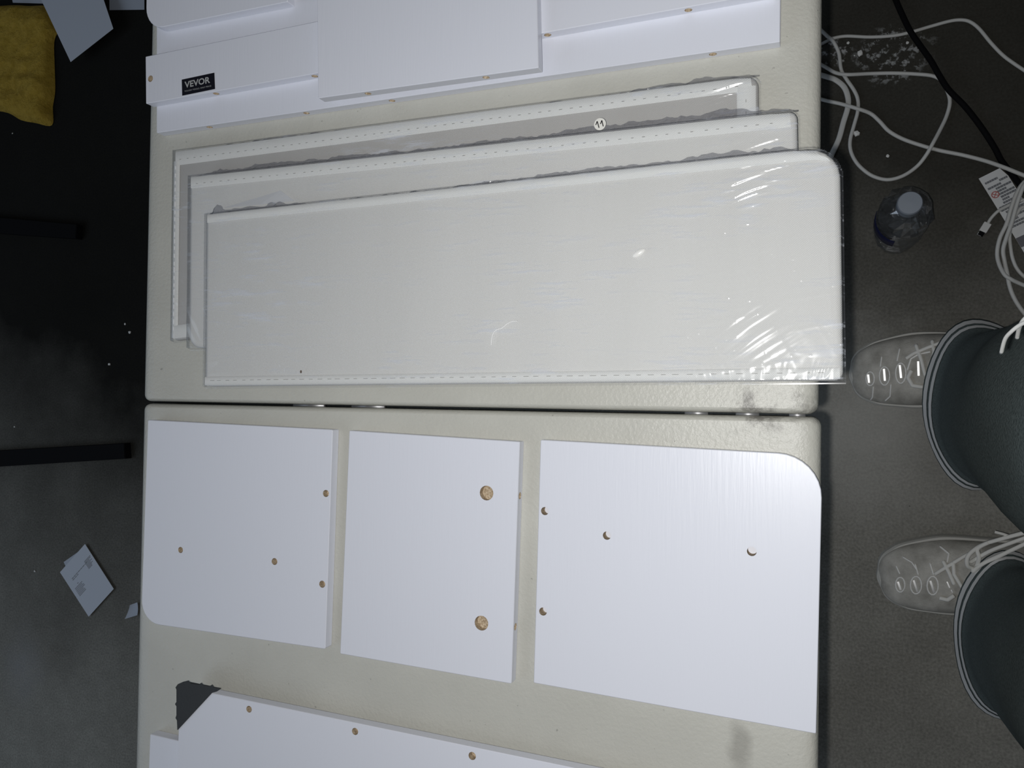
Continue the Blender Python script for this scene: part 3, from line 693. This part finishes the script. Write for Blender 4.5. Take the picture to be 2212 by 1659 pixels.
# printed warning tag
def tagsheet():
    z = .0012; TLp, TRp = at(2114, 386, z), at(2160, 363, z); ux = (TRp-TLp).normalized(); dn = (at(2176, 489, z)-TLp).normalized()
    wd = (TRp-TLp).length*1.12; L = 0.215
    def pt(s, t, dz=0): return TLp + ux*(s*wd) + dn*(t*L) + Vector((0, 0, dz + 0.0035*math.sin(t*3.0)))
    g = G(); n = 14; vs = []
    for k in range(n+1):
        t = k/n; vs += [pt(0, t), pt(0.88 if k == 0 else 1, t), pt(0, t, .0004), pt(0.88 if k == 0 else 1, t, .0004)]
    fs = []
    for k in range(n):
        a = 4*k; b = a+4; fs += [(a+2, b+2, b+3, a+3), (a, a+1, b+1, b), (a, b, b+2, a+2), (a+1, a+3, b+3, b+1)]
    fs += [(0, 2, 3, 1), (4*n, 4*n+1, 4*n+3, 4*n+2)]
    g.add(vs, fs); o = fixn(g.build('warning_tag', M_tag)); tag(o, 'white printed warning tag with a red prohibition symbol under the cables', 'tag')
    g = G(); t = 0.045
    rng = random.Random(3)
    def bar(s0, s1, t0, t1, G_, dz=.0008):
        G_.add([pt(s0, t0, dz), pt(s0, t1, dz), pt(s1, t1, dz), pt(s1, t0, dz)], [(0, 1, 2, 3)])
    rows = [(0.10, .62), (0.62, .97), (.08, .62), (.34, .97), (.34, .7), (.34, .97), (.34, .97), (.34, .62), (.30, .97), (.07, .6), (.07, .93), (.2, .97), (.2, .97), (.2, .9), (.07, .5), (.07, .97), (.07, .8)]
    for a, b in rows:
        x = a
        while x < b-0.02:
            w_ = rng.uniform(.05, .13); bar(x, min(x+w_, b), t, t+0.0145, g); x += w_+.009
        t += 0.0215
    t = 0.46
    g2 = G(); bar(0.0, 1.0, 0.475, 0.545, g2, .0007)
    t = 0.56
    while t < .97:
        x = .05; e_ = rng.uniform(.6, .95)
        while x < e_: w_ = rng.uniform(.05, .13); bar(x, min(x+w_, e_), t, t+.011, g); x += w_+.012
        t += .022
    g.build('print', M_tagtext, o)['kind'] = 'stuff'; g2.build('dark_band', M_tagdark, o)
    g = G(); c = (0.21, 0.150); asp = wd/L
    for k in range(24):
        a0, a1 = 2*math.pi*k/24, 2*math.pi*(k+1)/24
        g.add([pt(c[0]+r*math.cos(a), c[1]+r*asp*math.sin(a), .0009) for r, a in ((.155, a0), (.155, a1), (.115, a1), (.115, a0))], [(0, 1, 2, 3)])
    for ang in (0.785, 2.356):
        dx, dy = math.cos(ang)*.12, math.sin(ang)*.12; px, py = -dy*.14, dx*.14
        g.add([pt(c[0]+x, c[1]+y*asp, .0009) for x, y in ((dx+px, dy+py), (-dx+px, -dy+py), (-dx-px, -dy-py), (dx-px, dy-py))], [(0, 1, 2, 3)])
    g.build('prohibition_symbol', M_tagred, o)
tagsheet()

# water bottle
def lathe(prof, c, n=36, wob=None):
    vs = []; 
    for i, (r, z) in enumerate(prof):
        for k in range(n):
            a = 2*math.pi*k/n; rr = r*(1 + (wob(a, z) if wob else 0)); vs.append(Vector((c.x+rr*math.cos(a), c.y+rr*math.sin(a), c.z+z)))
    fs = [(i*n+k, i*n+(k+1) % n, (i+1)*n+(k+1) % n, (i+1)*n+k) for i in range(len(prof)-1) for k in range(n)]
    return vs, fs
def bottle():
    c = (at(1973, 448, .195) + at(1930, 494, 0.0))/2; c.z = 0
    root = empty('water_bottle', c); tag(root, 'clear plastic water bottle with a grey cap standing on the concrete floor', 'bottle')
    prof = [(.006, .006), (.020, .002), (.029, .001), (.0325, .006), (.033, .02)]
    z = .02
    while z < .135:
        prof += [(.0318, z+.004), (.033, z+.009)]; z += .012
    prof += [(.0325, .142), (.0285, .158), (.021, .171), (.0145, .178), (.0132, .182)]
    vs, fs = lathe(prof, c, 18, lambda a, z: 0.10*math.sin(5*a+z*160)*(z > .137 and z < .172) + .05*math.sin(3*a+z*90)*(z < .137) + .03*math.sin(8*a-z*230))
    fs.append(tuple(range(18))[::-1]); mk('shell', vs, fs, M_bottle, root)
    vs, fs = lathe([(.0350, .072), (.0356, .073), (.0356, .108), (.0350, .109)], c, 40)
    n4 = len(vs)
    keep = [f for f in fs if (vs[f[0]]-c).xy.angle(Vector((-1, -.45))) < 0.75]
    mk('label_band', vs, keep, M_blue, root, smooth=True)
    vs, fs = lathe([(.0142, .176), (.0152, .177), (.0152, .193), (.0140, .1955), (.0005, .196)], c, 40, lambda a, z: .02*math.sin(20*a)*(z < .192))
    fs.append(tuple(range(len(vs)-40, len(vs)))); mk('cap', vs, fs, M_cap, root)
    vs, fs = lathe([(.0160, .170), (.0172, .171), (.0172, .1735), (.0145, .1745)], c, 36); mk('neck_ring', vs, fs, M_bottle, root, smooth=True)
bottle()

# plaster crumbs
def crumb(u, v, r, label, rng=random.Random(11)):
    bm = bmesh.new(); bmesh.ops.create_icosphere(bm, subdivisions=1, radius=r)
    c = at(u, v, r*0.55)
    for x in bm.verts: x.co *= rng.uniform(.75, 1.2); x.co.z *= .6
    vs = [c + x.co for x in bm.verts]; fs = [[l.index for l in f.verts] for f in bm.faces]; bm.free()
    tag(mk('plaster_crumb', vs, fs, M_crumb), label, 'crumb', 'plaster crumbs on the floor')
for u, v, r, l in ((1858, 115, .0048, 'largest white plaster crumb left of the paint smear by the cables'), (1960, 92, .0026, 'small white crumb beside the black cable above the paint smear'),
                   (1832, 93, .0026, 'small white crumb just under the topmost cable near the table'), (1850, 288, .0048, 'white plaster crumb beside the cable loop near the package corner'),
                   (1917, 337, .0028, 'small white crumb inside the wide cable loop'), (1846, 120, .0012, 'tiny white speck next to the largest crumb'),
                   (1810, 640, .001, 'tiny white speck on the floor beside the front package')):
    crumb(u, v, r, l)
for u, v, r, l in ((280, 718, .0035, 'pale crumb on the dark floor close to the left table edge'), (270, 700, .0025, 'small pale crumb above another by the left table edge'),
                   (236, 787, .003, 'pale crumb on dark floor left of the middle of the table'), (31, 922, .002, 'tiny pale speck above the lower black bar'),
                   (75, 1234, .0028, 'pale crumb left of the white leaflet on the floor'), (27, 288, .002, 'tiny pale speck below the yellow cloth')):
    crumb(u, v, r, l)

# ------------------------------------------------------------------ floor things, left side
def sheet(name, px, z, m, label=None, cat=None, parent=None, th=.0005, curl=.0, n=8):
    q = [at(u, v, z) for u, v in px]   # 4 corners TL TR BR BL
    vs = []; 
    for lay in (0, th):
        for j in range(n+1):
            for i in range(n+1):
                p = bilin(q, i/n, j/n); vs.append(Vector((p.x, p.y, z+lay+curl*((i/n-.5)**2*2+(j/n-.5)**2*2))))
    k = (n+1)**2; ix = lambda i, j, l: l*k+j*(n+1)+i
    fs = []
    for j in range(n):
        for i in range(n):
            fs += [(ix(i,j,1), ix(i,j+1,1), ix(i+1,j+1,1), ix(i+1,j,1)), (ix(i,j,0), ix(i+1,j,0), ix(i+1,j+1,0), ix(i,j+1,0))]
    for i in range(n):
        fs += [(ix(i,0,0), ix(i,0,1), ix(i+1,0,1), ix(i+1,0,0)), (ix(i,n,0), ix(i+1,n,0), ix(i+1,n,1), ix(i,n,1)),
               (ix(0,i,0), ix(0,i+1,0), ix(0,i+1,1), ix(0,i,1)), (ix(n,i,0), ix(n,i,1), ix(n,i+1,1), ix(n,i+1,0))]
    o = fixn(mk(name, vs, fs, m, parent))
    if label: tag(o, label, cat)
    return o, q
sheet('paper_sheet', [(78, -24), (213, -34), (245, 62), (153, 134)], .030, M_paper, 'blank white paper sheet lying across the corner of the yellow cloth', 'paper')
sheet('paper_sheet', [(236, -30), (312, -30), (312, 21), (237, 22)], .003, M_paper2, 'pale sheet partly hidden by the rounded board at the top left', 'paper')
sheet('paper_sheet', [(20, -40), (100, -40), (98, 8), (28, 6)], .002, M_paper2, 'bluish paper edge behind the yellow cloth', 'paper')
lf = empty('leaflet', at(188, 1253, .001)); tag(lf, 'folded white leaflet with grey print on the floor left of the table', 'leaflet')
sheet('back_page', [(138, 1214), (178, 1186), (236, 1280), (190, 1326)], .0012, M_paper2, parent=lf, th=.0006)
_, ql = sheet('front_page', [(130, 1236), (184, 1175), (246, 1272), (192, 1332)], .0045, M_paper, parent=lf, th=.0006)
def leaf_print():
    g = G(); rng = random.Random(5)
    def bar(s0, s1, t0, t1): g.add([bilin(ql, s, t) + Vector((0, 0, .0009)) for s, t in ((s0, t0), (s0, t1), (s1, t1), (s1, t0))], [(0, 1, 2, 3)])
    for t, s0, s1 in ((.26, .18, .78), (.29, .18, .40), (.40, .24, .28)): 
        x = s0
        while x < s1: w_ = rng.uniform(.03, .08); bar(x, min(x+w_, s1), t, t+.014); x += w_+.015
    for k in range(7): bar(.10, rng.uniform(.32, .45), .44+k*.026, .452+k*.026)
    for k in range(8): bar(.72, rng.uniform(.86, .96), .22+k*.022, .232+k*.022)
    g.build('print', M_print, lf)['kind'] = 'stuff'
leaf_print()
sheet('plastic_scrap', [(284, 1306), (300, 1300), (300, 1328), (273, 1336)], .004, M_paper2, 'small torn white scrap poking out under the left table edge', 'scrap', curl=.004)

def yellow():
    out = [(0, 4), (45, 5), (92, 8), (113, 50), (110, 62), (102, 85), (103, 140), (104, 190), (99, 225), (97, 265), (60, 260), (30, 254), (0, 238), (-60, 225), (-140, 180), (-170, 80), (-120, 15)]
    z = .02; P = [at(u, v, z) for u, v in out]; P = ccw(P)
    c = sum(P, Vector())/len(P); P = catmull(P+[P[0]], 5)[:-1]; N = len(P); R_ = 14; vs = []
    for r in range(R_+1):
        f = r/R_
        for p in P:
            q_ = c + (p-c)*f; e_ = 1-f
            hz = .022*min(1, e_*7)**.5
            hz += (.009*(float(vn(np.array(q_.x*32), np.array(q_.y*50), 4))-.5) + .012*float(ridge(np.array(q_.x*9+q_.y*3), np.array(q_.y*24), 8))**3)*min(1, e_*6)
            vs.append(Vector((q_.x, q_.y, max(.002, hz))))
    fs = [(r*N+k, (r+1)*N+k, (r+1)*N+(k+1) % N, r*N+(k+1) % N) for r in range(1, R_) for k in range(N)]
    vs.append(c + Vector((0, 0, .024-c.z))); fs += [(len(vs)-1, N+k, N+(k+1) % N) for k in range(N)]
    o = fixn(mk('yellow_cloth', vs, fs, M_yellow, smooth=True)); tag(o, 'crumpled yellow cloth on the dark floor at the top left corner', 'cloth')
yellow()
def bar_(px, label):
    z = .018; q = [at(u, v, z) for u, v in px]; P = ccw(q); N = 4
    P2 = inset(P, .0015)
    vs = flat2(P2, z) + flat2(P, z-.0015) + flat2(P, 0.0005)
    fs = [(0, 1, 2, 3)] + [(i*4+k, (i+1)*4+k, (i+1)*4+(k+1) % 4, i*4+(k+1) % 4) for i in (0, 1) for k in range(4)] + [(11, 10, 9, 8)]
    tag(mk('metal_bar', vs, fs, M_dark), label, 'bar', 'black bars on the floor left of the table')
bar_([(-160, 455), (165, 484), (163, 515), (-160, 492)], 'black metal bar on the floor, the upper of two left of the table')
bar_([(-160, 982), (268, 957), (270, 991), (-160, 1018)], 'black metal bar on the floor, the lower of two left of the table')

# ------------------------------------------------------------------ person: trousers, shoes
person = empty('person', at(2240, 1080, 0)); tag(person, 'person standing at the table in dark trousers with white hem stripes and pale sneakers', 'person')
def px_ring(u, v, z, ax, ay, n=40):
    """ring at height z given by its centre and half sizes in photo pixels there"""
    c = at(u, v, z); rx = (at(u+ax, v, z)-at(u-ax, v, z)).length/2; ry = (at(u, v+ay, z)-at(u, v-ay, z)).length/2
    return c, rx, ry
LEGS = [[(.075, 2117, 872, 129, 185), (.10, 2123, 875, 121, 174), (.14, 2134, 879, 112, 162), (.22, 2156, 886, 126, 172), (.34, 2218, 902, 165, 200), (.48, 2296, 915, 215, 252), (.60, 2415, 940, 265, 300), (.72, 2620, 960, 345, 330), (.80, 2830, 1010, 410, 400)],
        [(.075, 2182, 1376, 127, 185), (.10, 2188, 1380, 119, 174), (.14, 2199, 1388, 112, 162), (.22, 2224, 1404, 126, 172), (.34, 2290, 1446, 170, 195), (.48, 2372, 1490, 215, 232), (.60, 2485, 1535, 275, 280), (.72, 2680, 1600, 350, 330), (.80, 2880, 1640, 420, 400)]]
def smooth_rings(keys, n=34):
    K = []
    for z, u, v, ax, ay in keys:
        c, rx, ry = px_ring(u, v, z, ax, ay); K.append((c.x, c.y, c.z, rx, ry))
    A = np.array(K); s = np.linspace(0, 1, len(K)); q_ = np.linspace(0, 1, n)
    out = []
    for t in q_:
        f = t*(len(K)-1); i = min(int(f), len(K)-2); u_ = f-i
        a, b, c, d = A[max(i-1, 0)], A[i], A[i+1], A[min(i+2, len(K)-1)]
        out.append(0.5*((2*b)+(c-a)*u_+(2*a-5*b+4*c-d)*u_**2+(3*b-a-3*c+d)*u_**3))
    return out
def ringpt(r, a, off=0.0, sd=0):
    x, y, z, rx, ry = r
    w_ = 1 + .018*math.sin(3*a+z*14+sd) + .012*math.sin(5*a-z*23+sd*2)
    return Vector((x+(rx*w_+off)*math.cos(a), y+(ry*w_+off)*math.sin(a), z))
g = G(); NR = 44; RINGS = []
for li, keys in enumerate(LEGS):
    rs = smooth_rings(keys); RINGS.append(rs)
    vs = [ringpt(r, 2*math.pi*k/NR, 0, li) for r in rs for k in range(NR)]
    # inside of the hem
    ins = [ringpt(rs[0], 2*math.pi*k/NR, -.006, li) for k in range(NR)]; ins2 = [ringpt(rs[5], 2*math.pi*k/NR, -.010, li) for k in range(NR)]
    n0 = len(vs); vs += ins+ins2
    fs = [(i*NR+k, i*NR+(k+1) % NR, (i+1)*NR+(k+1) % NR, (i+1)*NR+k) for i in range(len(rs)-1) for k in range(NR)]
    fs += [(k, n0+k, n0+(k+1) % NR, (k+1) % NR) for k in range(NR)] + [(n0+k, n0+NR+k, n0+NR+(k+1) % NR, n0+(k+1) % NR) for k in range(NR)]
    fs.append(tuple(n0+NR+k for k in range(NR))); fs.append(tuple((len(rs)-1)*NR+k for k in range(NR)))
    g.add(vs, fs)
# hips joining both legs
l0, l1 = RINGS[0][-1], RINGS[1][-1]
hc = Vector(((l0[0]+l1[0])/2+.05, (l0[1]+l1[1])/2, 0)); sep = abs(l0[1]-l1[1])/2
hv = []; hr = [(.70, .07, sep*.7), (.74, .115, sep+l0[4]*.70), (.80, .13, sep+l0[4]*.80), (.88, .128, sep+l0[4]*.78), (.96, .12, sep+l0[4]*.66), (1.02, .115, sep+l0[4]*.52)]
for z, rx, ry in hr: hv += [Vector((hc.x+rx*math.cos(a), hc.y+ry*math.sin(a), z)) for a in [2*math.pi*k/NR for k in range(NR)]]
hf = [(i*NR+k, i*NR+(k+1) % NR, (i+1)*NR+(k+1) % NR, (i+1)*NR+k) for i in range(len(hr)-1) for k in range(NR)] + [tuple(range(NR))[::-1], tuple((len(hr)-1)*NR+k for k in range(NR))]
g.add(hv, hf)
trousers = fixn(g.build('trousers', M_trouser, person, True))
# two stripes round each hem
for li, rs in enumerate(RINGS):
    for (za, zb) in ((.083, .096), (.104, .113)):
        if True:
            vs = []; 
            zs = np.array([r[2] for r in rs]); A = np.array(rs)
            for z in np.linspace(za, zb, 4):
                r = [float(np.interp(z, zs, A[:, k])) for k in range(5)]
                vs += [ringpt(r, 2*math.pi*k/NR, .0014, li) for k in range(NR)]
            fs = [(i*NR+k, i*NR+(k+1) % NR, (i+1)*NR+(k+1) % NR, (i+1)*NR+k) for i in range(3) for k in range(NR)]
            o = mk('hem_stripe', vs, fs, M_stripe, trousers, True); o['label'] = 'white stripe knitted round the trouser hem'

def bvh_of(o):
    off = wloc(o); me = o.data
    return BVHTree.FromPolygons([v.co + off for v in me.vertices], [p.vertices for p in me.polygons])
# drawstring ends hanging from the waist
for k, pts in enumerate(([(2236, 672, .86), (2212, 690, .84), (2202, 708, .82), (2197, 730, .80)], [(2236, 688, .86), (2207, 700, .84), (2185, 716, .825), (2171, 733, .81), (2163, 762, .79)])):
    g = G(); g.tube(catmull([at(*p) for p in pts], 6), .0011, 8); d_ = g.build('drawstring', M_lace, person, True)

def shoe(toe, heel, L, widths, name_lab):
    T = at(*toe, .03); Hh = at(*heel, .03); ax = (Hh-T); ax.z = 0; ax.normalize(); sd = Vector((-ax.y, ax.x, 0))
    T = Vector((T.x, T.y, 0))
    sh = empty('shoe', T + ax*L*.4); sh.parent = person; sh.location = (T + ax*L*.4) - wloc(person)
    sh['label'] = name_lab
    # stations: s, half width left(+sd), half width right, top height
    ST = [(0.0, .003, .003, .016), (.005, .014, .013, .022), (.016, .0235, .0225, .030), (.04, .0315, .0305, .037), (.075, .0375, .0365, .0425), (.12, .043, .042, .048), (.20, .047, .046, .054), (.30, .050, .050, .062), (.40, .048, .049, .072), (.50, .044, .046, .084), (.60, .041, .043, .095), (.72, .039, .040, .103), (.85, .038, .038, .106), (.95, .032, .032, .100), (1.0, .012, .012, .080)]
    ST = [(s, a*widths[0], b*widths[1], h_) for s, a, b, h_ in ST]
    def sec(z0, prof, fac):
        vs = []; n = 20
        for s, a, b, h_ in ST:
            for k in range(n+1):
                th = math.pi*k/n; c_, s_ = math.cos(th), math.sin(th)
                w_ = a if c_ > 0 else b
                x = w_*math.copysign(abs(c_)**.8, c_); y = z0 + (h_-z0)*abs(s_)**.85
                vs.append(T + ax*(s*L) + sd*x*fac + Vector((0, 0, y)))
        return vs, n+1
    vs, n = sec(.020, None, .95)
    # smooth along the length
    M_ = len(ST); fs = [(i*n+k, i*n+k+1, (i+1)*n+k+1, (i+1)*n+k) for i in range(M_-1) for k in range(n-1)]
    fs += [tuple(range(n))[::-1], tuple((M_-1)*n+k for k in range(n))]
    fs += [(i*n, (i+1)*n, (i+1)*n+n-1, i*n+n-1) for i in range(M_-1)]
    up = fixn(mk('upper', vs, fs, M_shoe, sh, True))
    m_ = up.modifiers.new('sub', 'SUBSURF'); m_.levels = 2; m_.render_levels = 2
    # sole
    N2 = 16; outl = []
    for s, a, b, h_ in ST: outl.append(T + ax*(s*L) + sd*a*1.005)
    outl += [T + ax*(s*L) - sd*b*1.005 for s, a, b, h_ in ST[::-1]]
    outl[0] -= ax*.002; outl[-1] -= ax*.002
    outl = ccw(catmull(outl+[outl[0]], 3)[:-1]); n = len(outl)
    vs = flat2(outl, .0008) + flat2(outl, .019) + flat2([p + ((T+ax*L*.5)-p)*.025 for p in outl], .024)
    fs = [(i*n+k, i*n+(k+1) % n, (i+1)*n+(k+1) % n, (i+1)*n+k) for i in (0, 1) for k in range(n)] + [tuple(range(n))[::-1], tuple(2*n+k for k in range(n))]
    mk('sole', vs, fs, M_sole, sh)
    return sh, up
dgx = None
def eval_bvh(o):
    dg = bpy.context.evaluated_depsgraph_get(); ev = o.evaluated_get(dg); me = ev.to_mesh(); off = wloc(o)
    b = BVHTree.FromPolygons([v.co + off for v in me.vertices], [tuple(p.vertices) for p in me.polygons]); ev.to_mesh_clear(); return b
def on_line(b, pts, lift, n=10):
    out = []
    for i in range(len(pts)-1):
        for k in range(n+(i == len(pts)-2)):
            t = k/n; p, _ = on(b, pts[i][0]+(pts[i+1][0]-pts[i][0])*t, pts[i][1]+(pts[i+1][1]-pts[i][1])*t, lift)
            if p is not None: out.append(p)
    return out
def dress(sh, up, strips, laces, loops, overlays):
    b = eval_bvh(up)
    for (a, c, w_) in strips:
        g = G(); pts = []
        P_ = on_line(b, [a, c], .0048, 6)
        if len(P_) < 3: continue
        d = (P_[-1]-P_[0]).normalized(); 
        _, nrm = on(b, (a[0]+c[0])/2, (a[1]+c[1])/2)
        vw = (EYE-P_[3]).normalized()     # tape bulges, so part of it faces straight up at the phone
        sd = d.cross(vw).normalized(); vs = []
        for p in P_: vs += [p - sd*w_ - vw*.0001, p - sd*w_*.5, p + sd*w_*.5, p + sd*w_ - vw*.0001]
        fs = [(i*4+j, (i+1)*4+j, (i+1)*4+j+1, i*4+j+1) for i in range(len(P_)-1) for j in range(3)]
        fixn(mk('reflective_strip', vs, fs, M_reflect, sh, True))
    for pts, r, name, m_ in laces:
        P_ = on_line(b, pts, r*.8, 8)
        if len(P_) > 3:
            g = G(); g.tube(P_, r, 7); g.build(name, m_, sh, True)
    for pts, r in loops:
        g = G(); g.tube(catmull([at(*p) for p in pts], 6), r, 7); g.build('lace', M_lace, sh, True)
    for pts, r in overlays:
        P_ = on_line(b, pts, .0002, 8)
        if len(P_) > 3:
            g = G(); g.tube(P_, r, 6, flat=.6); g.build('seam_ridge', M_shoepad, sh, True)

s1, u1 = shoe((1838, 812), (2230, 776), .29, (1.12, 1.12), 'pale sneaker nearer the top of the photo')
def ell(cx, cy, rx, ry, n=14, a0=0.0, a1=2*math.pi): return [(cx+rx*math.cos(a0+(a1-a0)*k/n), cy+ry*math.sin(a0+(a1-a0)*k/n)) for k in range(n+1)]
dress(s1, u1, [((1878, 809), (1880, 826), .0015), ((1911, 797), (1913, 822), .0015), ((1945, 789), (1948, 816), .0015), ((1985, 781), (1986, 811), .0015), ((2020, 773), (2020, 779), .001)],
      [([(1979, 746), (1990, 775), (2000, 812)], .0026, 'lace', M_lace), ([(2014, 738), (2019, 760), (2012, 800)], .0026, 'lace', M_lace),
       ([(1958, 775), (1975, 764), (2005, 752), (2045, 738)], .0026, 'lace', M_lace), ([(1970, 800), (1962, 815), (1972, 832), (1995, 835)], .003, 'lace', M_lace)],
      [],
      [(ell(1880, 818, 9, 15), .0012), (ell(1911, 812, 11, 20), .0012), (ell(1946, 806, 11, 22), .0012), ([(1887, 835), (1885, 858), (1878, 868)], .0012),
       ([(1925, 830), (1923, 856), (1912, 866)], .0012), ([(1905, 770), (1902, 792)], .0012), ([(1944, 752), (1938, 780)], .0012), ([(1960, 800), (1968, 775), (1985, 765), (2010, 760)], .0014)])
s2, u2 = shoe((1899, 1252), (2290, 1236), .29, (1.13, 1.13), 'pale sneaker nearer the bottom of the photo')
dress(s2, u2, [((1942, 1255), (1948, 1272), .0015), ((1975, 1252), (1983, 1276), .0014), ((2011, 1253), (2019, 1278), .0015), ((2047, 1255), (2053, 1268), .0010), ((2056, 1272), (2059, 1278), .0010), ((2081, 1267), (2084, 1273), .0010)],
      [([(2038, 1212), (2050, 1235), (2062, 1262)], .0026, 'lace', M_lace), ([(2060, 1215), (2062, 1240), (2080, 1270)], .0026, 'lace', M_lace),
       ([(2020, 1240), (2045, 1225), (2080, 1205), (2120, 1185)], .0026, 'lace', M_lace), ([(2030, 1290), (2048, 1294), (2062, 1285)], .003, 'lace', M_lace)],
      [([(2105, 1228, .085), (2090, 1222, .095), (2092, 1200, .10), (2120, 1178, .10), (2160, 1165, .11), (2215, 1150, .12)], .0028), ([(2100, 1235, .09), (2128, 1215, .10), (2165, 1198, .11), (2220, 1172, .12)], .0028),
       ([(2108, 1226, .088), (2115, 1205, .10), (2112, 1185, .10), (2135, 1172, .105)], .0028), ([(2095, 1215, .09), (2135, 1192, .105), (2175, 1176, .115), (2220, 1160, .12)], .0026), ([(2149, 1149, .112), (2165, 1153, .112), (2180, 1158, .11)], .0020)],
      [(ell(1945, 1263, 10, 16), .0012), (ell(1979, 1264, 12, 19), .0012), (ell(2015, 1265, 12, 20), .0012), ([(1936, 1222), (1944, 1240)], .0012), ([(1977, 1218), (1984, 1242)], .0012),
       ([(2009, 1216), (2017, 1242)], .0012), ([(1950, 1203), (1970, 1215), (1980, 1230)], .0012), ([(2030, 1180), (2050, 1196), (2046, 1215)], .0014)])
